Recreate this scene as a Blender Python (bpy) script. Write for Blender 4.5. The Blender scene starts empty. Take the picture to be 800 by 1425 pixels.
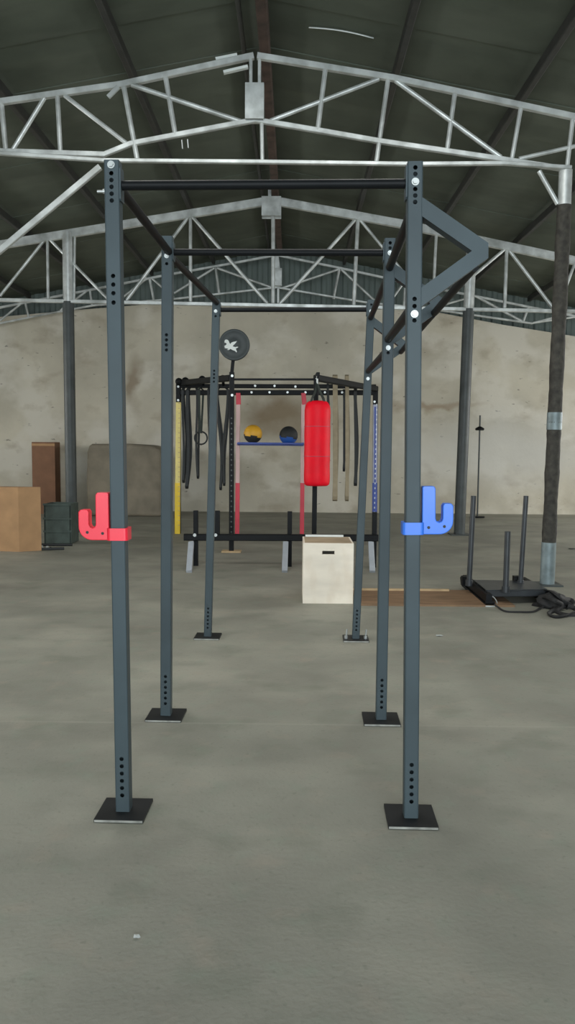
import bpy, math, random
from mathutils import Vector, Matrix
random.seed(7)
SC = bpy.context.scene
COL = SC.collection
# ------------------------------------------------------------------ camera
F = 1100.0; CAMH = 1.554
cd = bpy.data.cameras.new('camera'); cam = bpy.data.objects.new('camera', cd); COL.objects.link(cam)
cd.sensor_fit = 'VERTICAL'; cd.sensor_height = 36; cd.lens = 36 * F / 1425; cd.clip_end = 200; cd.clip_start = .02
RC = (Matrix.Rotation(math.radians(0.42), 3, 'Z') @ Matrix.Rotation(math.radians(90 - 4.76), 3, 'X') @ Matrix.Rotation(math.radians(0.45), 3, 'Z'))
CO = Vector((0, 0, CAMH))
cam.matrix_world = Matrix.Translation(CO) @ RC.to_4x4()
SC.camera = cam
# ------------------------------------------------------------------ world, daylight, added fill lights, exposure
w = bpy.data.worlds.new('world'); SC.world = w; w.use_nodes = True
bg = w.node_tree.nodes['Background']; bg.inputs[0].default_value = (.82, .9, 1, 1); bg.inputs[1].default_value = 1.0
def area(name, loc, rot, sx, sy, energy, colr):
    l = bpy.data.lights.new(name, 'AREA'); l.shape = 'RECTANGLE'; l.size = sx; l.size_y = sy; l.energy = energy; l.color = colr
    o = bpy.data.objects.new(name, l); o.location = loc; o.rotation_euler = rot; COL.objects.link(o); return o
R90 = math.radians(90)
area('gate_daylight', (0.3, -7.7, 2.7), (math.radians(86), 0, 0), 10.6, 4.2, 830, (.86, .95, 1.0))          # open loading gate behind the camera
area('window_daylight_right', (9.8, 12.0, 2.4), (math.radians(62), 0, R90), 8.8, 1.6, 270, (1.0, .98, .94))  # fill light added at an invented side window
area('window_daylight_left', (-9.8, 10.0, 2.4), (math.radians(62), 0, -R90), 8.8, 1.6, 220, (1.0, .98, .94))  # second added side fill, opposite the first
area('rooflight_daylight_left', (-1.75, 5.6, 5.45), (0, 0, 0), 2.2, 2.8, 62, (1.0, .99, .95))      # overhead fill added above the frame to brighten the floor
area('rooflight_daylight_right', (1.1, 5.6, 5.45), (0, 0, 0), 2.2, 2.8, 62, (1.0, .99, .95))  # other half of the added overhead fill
SC.view_settings.view_transform = 'Standard'; SC.view_settings.look = 'None'; SC.view_settings.gamma = 1
SC.view_settings.use_curve_mapping = False
SC.view_settings.exposure = 0.6

# ------------------------------------------------------------------ helpers
def ray(px, py): return RC @ Vector(((px - 400) / F, -(py - 712.5) / F, -1))
def U(px, py, Y):
    d = ray(px, py); return CO + d * (Y / d.y)
def G(px, py, z=0.0):
    d = ray(px, py); return CO + d * ((z - CAMH) / d.z)

class MB:
    def __init__(s): s.v = []; s.f = []; s.sm = []; s.mi = []
    def add(s, vs, fs, smooth=False, mi=0):
        n = len(s.v); s.v += [Vector(p) for p in vs]
        for f in fs: s.f.append([i + n for i in f]); s.sm.append(smooth); s.mi.append(mi)
        return s
    def box(s, c, sz, R=None, mi=0):
        c = Vector(c); h = [x / 2 for x in sz]; R = R or Matrix.Identity(3)
        vs = [c + R @ Vector((i * h[0], j * h[1], k * h[2])) for i in (-1, 1) for j in (-1, 1) for k in (-1, 1)]
        return s.add(vs, [(0, 1, 3, 2), (4, 6, 7, 5), (0, 4, 5, 1), (2, 3, 7, 6), (0, 2, 6, 4), (1, 5, 7, 3)], mi=mi)
    def frame(s, p, q, up):
        d = (q - p).normalized(); x = d.cross(Vector(up))
        if x.length < 1e-4: x = d.cross(Vector((1, 0, 0)))
        x.normalize(); return x, d.cross(x).normalized() * -1, d
    def bar(s, p, q, w_, h_, up=(0, 0, 1), bev=.12, mi=0):
        """rounded rectangular tube from p to q"""
        p = Vector(p); q = Vector(q); x, y, d = s.frame(p, q, up)
        b = min(w_, h_) * bev; a, c = w_ / 2, h_ / 2
        pr = [(a - b, -c), (a, -c + b), (a, c - b), (a - b, c), (-a + b, c), (-a, c - b), (-a, -c + b), (-a + b, -c)]
        vs = [p + x * u + y * v for u, v in pr] + [q + x * u + y * v for u, v in pr]
        fs = [(i, (i + 1) % 8, 8 + (i + 1) % 8, 8 + i) for i in range(8)] + [tuple(range(7, -1, -1)), tuple(range(8, 16))]
        return s.add(vs, fs, mi=mi)
    def cyl(s, p, q, r, n=16, r2=None, mi=0, caps=True):
        p = Vector(p); q = Vector(q); x, y, d = s.frame(p, q, (0, 0, 1)); r2 = r if r2 is None else r2
        an = [(math.cos(2 * math.pi * i / n), math.sin(2 * math.pi * i / n)) for i in range(n)]
        A = [p + (x * c + y * t) * r for c, t in an]; B = [q + (x * c + y * t) * r2 for c, t in an]
        s.add(A + B, [(i, (i + 1) % n, n + (i + 1) % n, n + i) for i in range(n)], True, mi)
        if caps: s.add(A, [tuple(range(n - 1, -1, -1))], mi=mi); s.add(B, [tuple(range(n))], mi=mi)
        return s
    def lathe(s, c, prof, n=28, axis='z', mi=0):
        c = Vector(c); vs = []
        for r, z in prof:
            for i in range(n):
                a = 2 * math.pi * i / n; u, v = r * math.cos(a), r * math.sin(a)
                vs.append(c + (Vector((u, v, z)) if axis == 'z' else Vector((u, z, v))))
        fs = [(j * n + i, j * n + (i + 1) % n, (j + 1) * n + (i + 1) % n, (j + 1) * n + i) for j in range(len(prof) - 1) for i in range(n)]
        return s.add(vs, fs, True, mi)
    def sweep(s, path, prof, wd=None, closed=False, smooth=True, mi=0):
        """sweep a 2-D profile along a path; wd = fixed width direction"""
        P = [Vector(p) for p in path]; n = len(prof); m = len(P); vs = []; x = None
        for i, p in enumerate(P):
            a = P[(i - 1) % m] if (closed or i > 0) else p; b = P[(i + 1) % m] if (closed or i < m - 1) else p
            d = (b - a).normalized()
            if wd is not None: x = Vector(wd) - d * d.dot(Vector(wd))
            elif x is None: x = d.orthogonal()
            else: x = x - d * d.dot(x)
            x.normalize(); y = d.cross(x)
            vs += [p + x * u + y * v for u, v in prof]
        r = m if closed else m - 1
        fs = [(i * n + j, i * n + (j + 1) % n, ((i + 1) % m) * n + (j + 1) % n, ((i + 1) % m) * n + j) for i in range(r) for j in range(n)]
        if not closed: fs += [tuple(range(n - 1, -1, -1)), tuple((m - 1) * n + j for j in range(n))]
        return s.add(vs, fs, smooth, mi)
    def prism(s, pts, y0, y1, smooth=False, mi=0):
        """outline in x,z extruded from y0 to y1"""
        n = len(pts)
        vs = [(x, y0, z) for x, z in pts] + [(x, y1, z) for x, z in pts]
        s.add(vs, [tuple(range(n)), tuple(range(2 * n - 1, n - 1, -1))] + [(i, n + i, n + (i + 1) % n, (i + 1) % n) for i in range(n)], smooth, mi)
        return s
    def xf(s, M):
        s.v = [M @ p for p in s.v]; return s

def obj(name, mb, mats, parent=None):
    off = parent_world(parent) if parent else Vector()
    me = bpy.data.meshes.new(name); me.from_pydata([tuple(p - off) for p in mb.v], [], mb.f); me.validate()
    if len(me.polygons) == len(mb.sm):
        for p, sm, mi in zip(me.polygons, mb.sm, mb.mi): p.use_smooth = sm; p.material_index = mi
    import bmesh
    bm = bmesh.new(); bm.from_mesh(me); bmesh.ops.recalc_face_normals(bm, faces=bm.faces); bm.to_mesh(me); bm.free()
    for m in (mats if isinstance(mats, (list, tuple)) else [mats]): me.materials.append(m)
    o = bpy.data.objects.new(name, me); COL.objects.link(o)
    if parent: o.parent = parent
    return o
def parent_world(p):
    v = Vector()
    while p: v = v + Vector(p.location); p = p.parent
    return v
def circ(r, n=8): return [(r * math.cos(2 * math.pi * i / n), r * math.sin(2 * math.pi * i / n)) for i in range(n)]
def tag(o, label, cat, group=None):
    o['label'] = label; o['category'] = cat
    if group: o['group'] = group
    return o
def thing(name, label, cat, loc, group=None):
    o = bpy.data.objects.new(name, None); o.location = loc; o.empty_display_size = .1; COL.objects.link(o)
    return tag(o, label, cat, group)
def struct(name, mb, m):
    o = obj(name, mb, m); o['kind'] = 'structure'; return o
def copy_tree(o, parent=None):
    c = o.copy(); COL.objects.link(c)
    if parent: c.parent = parent
    for ch in list(o.children): copy_tree(ch, c)
    return c

# ------------------------------------------------------------------ materials
def mat(name, base, rough=.5, metal=0.0, var=0.0, scale=8.0, base2=None, bump=0.0, bscale=60.0, spec=.5, detail=5, space='Object', stretch=None):
    m = bpy.data.materials.new(name); m.use_nodes = True; nt = m.node_tree; b = nt.nodes['Principled BSDF']
    b.inputs['Roughness'].default_value = rough; b.inputs['Metallic'].default_value = metal
    b.inputs['Specular IOR Level'].default_value = spec
    tc = nt.nodes.new('ShaderNodeTexCoord'); mp = nt.nodes.new('ShaderNodeMapping')
    nt.links.new(tc.outputs[space], mp.inputs[0])
    if stretch: mp.inputs['Scale'].default_value = stretch
    nz = nt.nodes.new('ShaderNodeTexNoise'); nz.inputs['Scale'].default_value = scale; nz.inputs['Detail'].default_value = detail
    nt.links.new(mp.outputs[0], nz.inputs['Vector'])
    rp = nt.nodes.new('ShaderNodeValToRGB')
    c1 = base; c2 = base2 or tuple(min(1, c * (1 + var)) for c in base); c0 = base if base2 else tuple(c * (1 - var) for c in base)
    rp.color_ramp.elements[0].color = (*c0, 1); rp.color_ramp.elements[1].color = (*c2, 1)
    rp.color_ramp.elements[0].position = .32; rp.color_ramp.elements[1].position = .68
    nt.links.new(nz.outputs['Fac'], rp.inputs[0]); nt.links.new(rp.outputs[0], b.inputs['Base Color'])
    if bump:
        n2 = nt.nodes.new('ShaderNodeTexNoise'); n2.inputs['Scale'].default_value = bscale; n2.inputs['Detail'].default_value = 4
        nt.links.new(tc.outputs[space], n2.inputs['Vector'])
        bp = nt.nodes.new('ShaderNodeBump'); bp.inputs['Strength'].default_value = bump; bp.inputs['Distance'].default_value = .01
        nt.links.new(n2.outputs['Fac'], bp.inputs['Height']); nt.links.new(bp.outputs[0], b.inputs['Normal'])
    return m
def layer(m, colr, scale, lo, hi, stretch=(1, 1, 1), amount=1.0, offset=(0, 0, 0)):
    """mix a second noise-shaped stain over the base colour"""
    nt = m.node_tree; b = nt.nodes['Principled BSDF']; src = b.inputs['Base Color'].links[0].from_socket
    tc = nt.nodes.new('ShaderNodeTexCoord'); mp = nt.nodes.new('ShaderNodeMapping'); mp.inputs['Scale'].default_value = stretch; mp.inputs['Location'].default_value = offset
    nt.links.new(tc.outputs['Object'], mp.inputs[0])
    nz = nt.nodes.new('ShaderNodeTexNoise'); nz.inputs['Scale'].default_value = scale; nz.inputs['Detail'].default_value = 6
    nt.links.new(mp.outputs[0], nz.inputs['Vector'])
    mr = nt.nodes.new('ShaderNodeMapRange'); mr.inputs[1].default_value = lo; mr.inputs[2].default_value = hi; mr.inputs[4].default_value = amount
    nt.links.new(nz.outputs['Fac'], mr.inputs[0])
    mx = nt.nodes.new('ShaderNodeMix'); mx.data_type = 'RGBA'; mx.inputs[7].default_value = (*colr, 1)
    nt.links.new(mr.outputs[0], mx.inputs[0]); nt.links.new(src, mx.inputs[6]); nt.links.new(mx.outputs[2], b.inputs['Base Color'])
def blot(m, center, rad, colr, amount):
    """a stain with a place and shape of its own (ellipsoid with a noisy edge)"""
    nt = m.node_tree; b = nt.nodes['Principled BSDF']; src = b.inputs['Base Color'].links[0].from_socket
    tc = nt.nodes.new('ShaderNodeTexCoord'); nz = nt.nodes.new('ShaderNodeTexNoise'); nz.inputs['Scale'].default_value = 1.3; nz.inputs['Detail'].default_value = 5
    nt.links.new(tc.outputs['Object'], nz.inputs['Vector'])
    ad = nt.nodes.new('ShaderNodeVectorMath'); ad.operation = 'ADD'
    sc = nt.nodes.new('ShaderNodeVectorMath'); sc.operation = 'SCALE'; sc.inputs['Scale'].default_value = .9
    nt.links.new(nz.outputs['Color'], sc.inputs[0]); nt.links.new(tc.outputs['Object'], ad.inputs[0]); nt.links.new(sc.outputs[0], ad.inputs[1])
    su = nt.nodes.new('ShaderNodeVectorMath'); su.operation = 'SUBTRACT'; su.inputs[1].default_value = tuple(c + .45 for c in center)
    nt.links.new(ad.outputs[0], su.inputs[0])
    dv = nt.nodes.new('ShaderNodeVectorMath'); dv.operation = 'DIVIDE'; dv.inputs[1].default_value = rad
    nt.links.new(su.outputs[0], dv.inputs[0])
    ln = nt.nodes.new('ShaderNodeVectorMath'); ln.operation = 'LENGTH'; nt.links.new(dv.outputs[0], ln.inputs[0])
    mr = nt.nodes.new('ShaderNodeMapRange'); mr.inputs[1].default_value = 1.15; mr.inputs[2].default_value = .3; mr.inputs[4].default_value = amount
    nt.links.new(ln.outputs['Value'], mr.inputs[0])
    mx = nt.nodes.new('ShaderNodeMix'); mx.data_type = 'RGBA'; mx.inputs[7].default_value = (*colr, 1)
    nt.links.new(mr.outputs[0], mx.inputs[0]); nt.links.new(src, mx.inputs[6]); nt.links.new(mx.outputs[2], b.inputs['Base Color'])

M = {}
M['floor'] = mat('concrete_floor', (.252, .249, .208), .62, var=.18, scale=1.1, bump=.25, bscale=45, spec=.35, detail=8)
layer(M['floor'], (.37, .355, .295), .8, .5, .68, (1, 1.6, 1), .6)
layer(M['floor'], (.17, .185, .145), 2.6, .54, .72, (1, 1.2, 1), .55)
layer(M['floor'], (.23, .28, .22), 7, .55, .75, (1, 1, 1), .35)
layer(M['floor'], (.36, .30, .24), 5, .58, .75, (1, 1, 1), .35, (4, 2, 0))
layer(M['floor'], (.14, .15, .12), 38, .60, .72, (1, 1, 1), .35)
def joint(m, y0, hw, colr, amount):
    nt = m.node_tree; b = nt.nodes['Principled BSDF']; src = b.inputs['Base Color'].links[0].from_socket
    tc = nt.nodes.new('ShaderNodeTexCoord'); sp = nt.nodes.new('ShaderNodeSeparateXYZ'); nt.links.new(tc.outputs['Object'], sp.inputs[0])
    a = nt.nodes.new('ShaderNodeMath'); a.operation = 'SUBTRACT'; a.inputs[1].default_value = y0; nt.links.new(sp.outputs[1], a.inputs[0])
    c = nt.nodes.new('ShaderNodeMath'); c.operation = 'ABSOLUTE'; nt.links.new(a.outputs[0], c.inputs[0])
    mr = nt.nodes.new('ShaderNodeMapRange'); mr.inputs[1].default_value = hw; mr.inputs[2].default_value = 0; mr.inputs[4].default_value = amount; nt.links.new(c.outputs[0], mr.inputs[0])
    nz = nt.nodes.new('ShaderNodeTexNoise'); nz.inputs['Scale'].default_value = 3; nt.links.new(tc.outputs['Object'], nz.inputs['Vector'])
    mu = nt.nodes.new('ShaderNodeMath'); mu.operation = 'MULTIPLY'; nt.links.new(mr.outputs[0], mu.inputs[0]); nt.links.new(nz.outputs['Fac'], mu.inputs[1])
    mx = nt.nodes.new('ShaderNodeMix'); mx.data_type = 'RGBA'; mx.inputs[7].default_value = (*colr, 1)
    nt.links.new(mu.outputs[0], mx.inputs[0]); nt.links.new(src, mx.inputs[6]); nt.links.new(mx.outputs[2], b.inputs['Base Color'])
for y0 in (-1.7, 4.32, 10.3): joint(M['floor'], y0, .018, (.40, .385, .33), .55)
M['wall'] = mat('limewashed_plaster', (.53, .495, .405), .9, var=.14, scale=.9, bump=.5, bscale=9, spec=.1, detail=9)
layer(M['wall'], (.66, .63, .55), .9, .5, .62, (1, 1, 1.3), .75)
layer(M['wall'], (.36, .31, .235), 1.7, .57, .72, (1, 1, 1.5), .55)
layer(M['wall'], (.16, .15, .13), 5.5, .69, .73, (1, 1, 3.2), .7, (3, 0, 1))
M['roof'] = mat('roof_sheet_underside', (.10, .116, .092), .8, var=.16, scale=1.4, bump=.1, bscale=20, spec=.2, detail=8)
layer(M['roof'], (.14, .155, .125), .8, .5, .7, (1, 3, 1), .5)
M['cladding'] = mat('green_corrugated_sheet', (.115, .15, .14), .55, var=.15, scale=2, stretch=(4, 1, .5))
M['galv'] = mat('galvanised_steel', (.58, .61, .60), .4, .4, var=.25, scale=5, spec=.5, detail=6)
layer(M['galv'], (.26, .28, .26), 3.1, .52, .7, (1, 1, 1), .7)
M['galvdull'] = mat('dull_galvanised_tube', (.20, .25, .26), .5, .3, var=.25, scale=7)
M['purlin'] = mat('dark_painted_purlin', (.035, .036, .032), .6, var=.2)
M['rust'] = mat('rusty_purlin', (.07, .045, .035), .75, var=.4, scale=6)
M['column'] = mat('grey_painted_column', (.048, .058, .058), .5, var=.2, scale=5)
M['bark'] = mat('tarred_wrap', (.04, .037, .03), .8, var=.45, scale=14, bump=.9, bscale=25)
M['rig'] = mat('blue_grey_powder_coat', (.041, .060, .068), .5, .05, var=.14, scale=3, bump=.12, bscale=500, spec=.35)
M['plate'] = mat('black_base_plate', (.012, .013, .014), .5, var=.2, spec=.3)
M['edge'] = mat('bare_steel_edge', (.3, .3, .27), .5, .4, var=.3, scale=20)
M['black'] = mat('black_powder_coat', (.008, .009, .010), .5, var=.15, spec=.14)
M['zinc'] = mat('zinc_bolt', (.42, .44, .43), .35, .5, var=.1)
M['red'] = mat('red_plastic', (.83, .018, .045), .35, var=.05, spec=.5)
M['blue'] = mat('blue_plastic', (.03, .17, .72), .32, var=.06, spec=.5)
M['bagred'] = mat('red_vinyl', (.88, .006, .022), .5, var=.08, scale=5, bump=.35, bscale=9, spec=.22)
M['strap'] = mat('dark_webbing', (.035, .045, .038), .8, var=.2)
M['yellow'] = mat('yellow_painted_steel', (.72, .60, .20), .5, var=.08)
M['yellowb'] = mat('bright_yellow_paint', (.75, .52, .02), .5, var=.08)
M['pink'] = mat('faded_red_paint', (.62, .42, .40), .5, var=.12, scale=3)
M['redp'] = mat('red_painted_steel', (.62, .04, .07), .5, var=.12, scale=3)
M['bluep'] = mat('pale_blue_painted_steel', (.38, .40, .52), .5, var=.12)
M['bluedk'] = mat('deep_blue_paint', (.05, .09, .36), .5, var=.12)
M['rubber'] = mat('black_rubber', (.02, .023, .024), .65, var=.15)
M['platerub'] = mat('grey_black_bumper_rubber', (.042, .052, .054), .6, var=.1)
M['white'] = mat('white_paint', (.72, .76, .74), .6, var=.05)
M['ballyel'] = mat('orange_yellow_leatherette', (.76, .40, .03), .5, var=.08)
M['ballblue'] = mat('blue_leatherette', (.02, .10, .42), .5, var=.08)
M['ply'] = mat('birch_plywood', (.84, .76, .64), .6, var=.10, scale=2.2, stretch=(1, 1, 3), detail=7)
layer(M['ply'], (.68, .56, .42), 3, .5, .72, (1.6, 1, .7), .6)
M['plyedge'] = mat('plywood_edge', (.34, .26, .17), .7, var=.3, scale=3, stretch=(1, 1, 40))
M['board'] = mat('brown_board', (.22, .135, .075), .75, var=.22, scale=3, stretch=(1, 5, 1))
M['card'] = mat('cardboard', (.40, .235, .115), .8, var=.12, scale=4)
M['card2'] = mat('brown_cardboard_dark', (.20, .10, .055), .8, var=.15, scale=4)
M['tarp'] = mat('grey_brown_tarpaulin', (.20, .175, .13), .8, var=.2, scale=3)
M['green'] = mat('dark_green_crate', (.05, .07, .06), .7, var=.25)
M['khaki'] = mat('khaki_rubber_band', (.36, .30, .20), .7, var=.12)
M['legsteel'] = mat('light_grey_paint', (.40, .43, .47), .45, var=.08)
M['sled'] = mat('charcoal_steel', (.04, .045, .05), .4, .2, var=.2, scale=6)
M['rope'] = mat('black_nylon_strap', (.018, .018, .018), .8, var=.3)
M['wood'] = mat('pale_wood_plate', (.50, .36, .20), .7, var=.15)

# brown stains and one paler patch on the far wall
YW = 18.6
blot(M['wall'], tuple(U(386, 578, YW)), (1.0, 2, .55), (.24, .18, .11), .8)
blot(M['wall'], tuple(U(186, 535, YW)), (.22, 2, .8), (.22, .16, .10), .7)
blot(M['wall'], tuple(U(600, 565, YW)), (1.2, 2, .12), (.26, .18, .11), .6)
blot(M['wall'], tuple(U(700, 630, YW)), (3.2, 2, .9), (.60, .60, .57), .6)  # broad paler patch at the right

# ------------------------------------------------------------------ the hall
XR = -.38                                    # ridge
def roofz(x): return 6.13 - .188 * abs(x - XR)
XL, XRt, YB = -10.0, 10.0, -8.0
struct('floor', MB().box(((XL + XRt) / 2, (YW + YB) / 2 - 1.5, -.05), (20.6, YW - YB + 4, .1)), M['floor'])
# wall_back: brick wall under limewash, its top following the gable
wt = [(-10, 3.55)] + [(U(a, b, YW).x, U(a, b, YW).z) for a, b in ((0, 441), (110, 431), (200, 424), (400, 424), (600, 433), (700, 452), (800, 468))] + [(10, 3.1)]
struct('wall_back', MB().prism([(-10, 0)] + wt + [(10, 0)], YW, YW + .25), M['wall'])
cl = MB(); xs = []; x = -10.0; k = 0
while x < 10:
    xs += [(x, 0), (x + .10, 0), (x + .14, .035), (x + .21, .035)]; x += .25
xs.append((10.0, 0))
vs = [(a, YW + .12 - d + .02, 2.9) for a, d in xs] + [(a, YW + .12 - d + .02, roofz(a) + .02) for a, d in xs]; n = len(xs)
vs = [(a, YW + .33 - d, z) for (a, _, z), (_, d) in zip(vs, xs + xs)]
cl.add(vs, [(i, i + 1, n + i + 1, n + i) for i in range(n - 1)])
g = struct('wall_gable', cl, M['cladding'])
sm = g.modifiers.new('thick', 'SOLIDIFY'); sm.thickness = .01
def side_wall(name, X, s, wins):
    b = MB(); y0 = YB; h = roofz(X)
    for a, c in wins:
        b.box((X + s * .12, (y0 + a) / 2, h / 2), (.24, a - y0, h)); b.box((X + s * .12, (a + c) / 2, .75), (.24, c - a, 1.5)); b.box((X + s * .12, (a + c) / 2, (3.3 + h) / 2), (.24, c - a, h - 3.3)); y0 = c
    b.box((X + s * .12, (y0 + YW + .25) / 2, h / 2), (.24, YW + .25 - y0, h))
    return struct(name, b, M['wall'])
side_wall('wall_left', XL, -1, [(5.5, 14.5)]); side_wall('wall_right', XRt, 1, [(7.5, 16.5)])
fw = MB(); gx0, gx1, gh = -5.2, 5.8, 4.9
fw.prism([(-10, 0), (-10, roofz(-10)), (gx0, roofz(gx0)), (gx0, 0)], YB - .24, YB); fw.prism([(gx1, 0), (gx1, roofz(gx1)), (10, roofz(10)), (10, 0)], YB - .24, YB)
fw.prism([(gx0, gh), (gx0, roofz(gx0)), (XR, roofz(XR)), (gx1, roofz(gx1)), (gx1, gh)], YB - .24, YB)
struct('wall_front', fw, M['wall'])
# roof: sheets laid across the purlins, lapped every 2.4 m
rf = MB()
for s in (-1, 1):
    xe = XL - .3 if s < 0 else XRt + .3
    y = YB - .5; i = 0
    while y < YW + .6:
        y2 = min(y + 1.0, YW + .7); dz = .012 * (i % 2)
        p = [(XR, y), (xe, y), (xe, y2), (XR, y2)]
        lo = [(a, b, roofz(a) + dz) for a, b in p]; hi = [(a, b, c + .05) for a, b, c in lo]
        rf.add(lo + hi, [(0, 1, 2, 3), (4, 5, 6, 7), (0, 1, 5, 4), (1, 2, 6, 5), (2, 3, 7, 6), (3, 0, 4, 7)]); y = y2; i += 1
struct('ceiling', rf, M['roof'])
# unseen side windows added to go with the fill lights (steel frames with glass)
gl = bpy.data.materials.new('window_glass'); gl.use_nodes = True
gb = gl.node_tree.nodes['Principled BSDF']; gb.inputs['Transmission Weight'].default_value = 1; gb.inputs['Roughness'].default_value = .3; gb.inputs['Base Color'].default_value = (.9, .95, .95, 1)
for i, (X, s, a, c) in enumerate([(XL, -1, 5.5, 14.5), (XRt, 1, 7.5, 16.5)]):
    b = MB(); b.box((X + s * .1, (a + c) / 2, 1.53), (.1, c - a, .06)); b.box((X + s * .1, (a + c) / 2, 3.27), (.1, c - a, .06))
    for k in range(7): b.box((X + s * .1, a + .03 + (c - a - .06) * k / 6, 2.4), (.08, .06, 1.7))
    o = struct('window_%d' % (i + 1), b, M['column'])
    obj('pane', MB().box((X + s * .14, (a + c) / 2, 2.4), (.012, c - a - .1, 1.68)), gl, o)

for i, (x0, x1) in enumerate([(-2.95, -.6), (-.16, 2.2)]):  # unseen roof panels added above the overhead fill lights
    b = MB()
    for k in range(3):
        ya = 4.1 + k; b.add([(x0, ya, roofz(x0) - .012), (x1, ya, roofz(x1) - .012), (x1, ya + .98, roofz(x1) - .012), (x0, ya + .98, roofz(x0) - .012)] + [(x0, ya, roofz(x0) - .004), (x1, ya, roofz(x1) - .004), (x1, ya + .98, roofz(x1) - .004), (x0, ya + .98, roofz(x0) - .004)], [(0, 1, 2, 3), (4, 5, 6, 7), (0, 1, 5, 4), (1, 2, 6, 5), (2, 3, 7, 6), (3, 0, 4, 7)])
    struct('window_%d' % (i + 3), b, M['white'])
# purlins along the hall
def purlin(x, mt, w_, label, cat='purlin', dz=0):
    r = MB(); z = roofz(x) - .075 + dz
    r.bar((x, YB, z), (x, YW - .02, z), w_, .12)
    o = obj('roof_purlin', r, mt); tag(o, label, cat, 'purlins under the roof')
names = ['nearest the ridge', 'second from the ridge', 'third from the ridge', 'fourth from the ridge', 'fifth from the ridge', 'sixth from the ridge, nearest the side wall']
for s, nm in ((-1, 'left'), (1, 'right')):
    for k in range(1, 7):
        purlin(XR + s * (1.50 if k == 1 else 1.5 + (k - 1) * 1.42), M['purlin'], .07, 'dark steel purlin under the %s roof slope, %s' % (nm, names[k - 1]))
o = obj('ridge_purlin', MB().bar((XR + .02, YB, 5.98), (XR + .02, YW - .02, 5.98), .12, .15), M['rust']); tag(o, 'rusty brown ridge purlin running along the roof peak', 'purlin')
o = obj('ridge_rod', MB().cyl((XR - .22, YB, 6.0), (XR - .22, YW - .02, 6.0), .028), M['purlin']); tag(o, 'thin dark rod running beside the rusty ridge purlin', 'rod')

# ------------------------------------------------------------------ trusses and columns
class Truss:
    def __init__(s, Y, label):
        s.Y = Y; s.root = thing('roof_truss', label, 'truss', (XR, Y, 4.0))
    def P(s, p, dy=0): return U(p[0], p[1], s.Y) + Vector((0, dy, 0))
    def line(s, name, pts, w_, h_, dy=0, mt='galv', up=(0, 1, 0), label=None):
        b = MB(); q = [s.P(p, dy) for p in pts]; u, v = w_ / 2, h_ / 2; e = .006
        b.sweep(q, [(u, -v + e), (u, v - e), (u - e, v), (-u + e, v), (-u, v - e), (-u, -v + e), (-u + e, -v), (u - e, -v)], wd=(0, 1, 0), smooth=False)
        o = obj(name, b, M[mt], s.root)
        if label: o['label'] = label
        return o
    def rod(s, name, a, c, r, dy=0):
        return obj(name, MB().cyl(s.P(a, dy), s.P(c, dy), r, 10), M['galv'], s.root)
T = Truss(8.95, 'galvanised steel roof truss nearest the camera')
T.line('top_chord', [(-330, 196), (0, 142), (168, 118), (353, 78)], .06, .065); T.line('top_chord', [(358, 78), (548, 109), (800, 163), (1150, 232)], .06, .065)
T.line('bottom_chord', [(-80, 208), (145, 215), (182, 200), (355, 167), (445, 182), (525, 196), (700, 222), (790, 236)], .05, .055, .0)
T.line('tie_beam', [(-80, 213), (0, 216), (145, 226), (360, 228), (575, 231), (700, 230), (792, 236)], .05, .04, -.06)
for a, c, r in [((2, 144), (8, 208), .028), ((62, 136), (18, 208), .024), ((80, 134), (84, 211), .026), ((90, 133), (178, 201), .024), ((172, 119), (191, 222), .028),
                ((183, 118), (335, 169), .026), ((230, 105), (244, 188), .028), ((527, 110), (376, 168), .024), ((453, 94), (442, 181), .028), ((540, 110), (523, 230), .026),
                ((550, 112), (697, 219), .026), ((633, 128), (622, 209), .026), ((725, 148), (712, 222), .024), ((806, 202), (722, 221), .022), ((797, 165), (789, 232), .024), ((364, 167), (365, 227), .022),
                ((-60, 156), (-52, 208), .026), ((-40, 150), (-2, 206), .024)]:
    T.rod('strut', a, c, r, .0)
T.line('strut', [(349, 80), (349, 120)], .04, .035); T.line('strut', [(361, 82), (361, 120)], .04, .035)
b = MB(); a, c = U(341, 115, 8.88), U(367, 165, 8.88)
b.box((a + c) / 2, (c.x - a.x, .015, a.z - c.z)); b.box(((a + c) / 2) + Vector((0, .14, 0)), (c.x - a.x, .015, a.z - c.z))
b.box(Vector((a.x + .005, 8.95, (a.z + c.z) / 2)), (.01, .14, a.z - c.z)); b.box(Vector((c.x - .005, 8.95, (a.z + c.z) / 2)), (.01, .14, a.z - c.z))
obj('joint_plate', b, M['galv'], T.root)
T.line('gusset', [(152, 138), (166, 124)], .03, .05, -.05)
T.line('brace', [(140, 233), (0, 350), (-78, 416)], .05, .065, -.02)
T.rod('brace', (750, 238), (776, 284), .026)
# truss 2
T2 = Truss(14.1, 'galvanised steel roof truss with deep top chords, middle of the three')
T2.line('top_chord', [(-260, 382), (0, 341), (140, 318), (366, 281)], .08, .14); T2.line('top_chord', [(390, 281), (560, 312), (800, 363), (1060, 412)], .08, .14)
T2.line('tie_beam', [(-120, 415), (0, 418), (400, 426), (800, 434), (920, 436)], .07, .06, -.04)
for a, c, r in [((265, 302), (265, 420), .03), ((262, 302), (176, 418), .03), ((268, 302), (372, 422), .03), ((62, 334), (0, 412), .026), ((66, 334), (67, 416), .026), ((70, 334), (150, 416), .026),
                ((380, 296), (380, 422), .035), ((498, 305), (492, 426), .034), ((494, 306), (388, 424), .03), ((501, 306), (600, 426), .026), ((607, 326), (602, 428), .026), ((705, 347), (702, 430), .03),
                ((702, 347), (606, 428), .028), ((708, 348), (772, 432), .03), ((104, 328), (103, 418), .022), ((800, 366), (775, 432), .026), ((-60, 356), (-60, 416), .026), ((808, 366), (806, 434), .026)]:
    T2.rod('strut', a, c, r)
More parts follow.
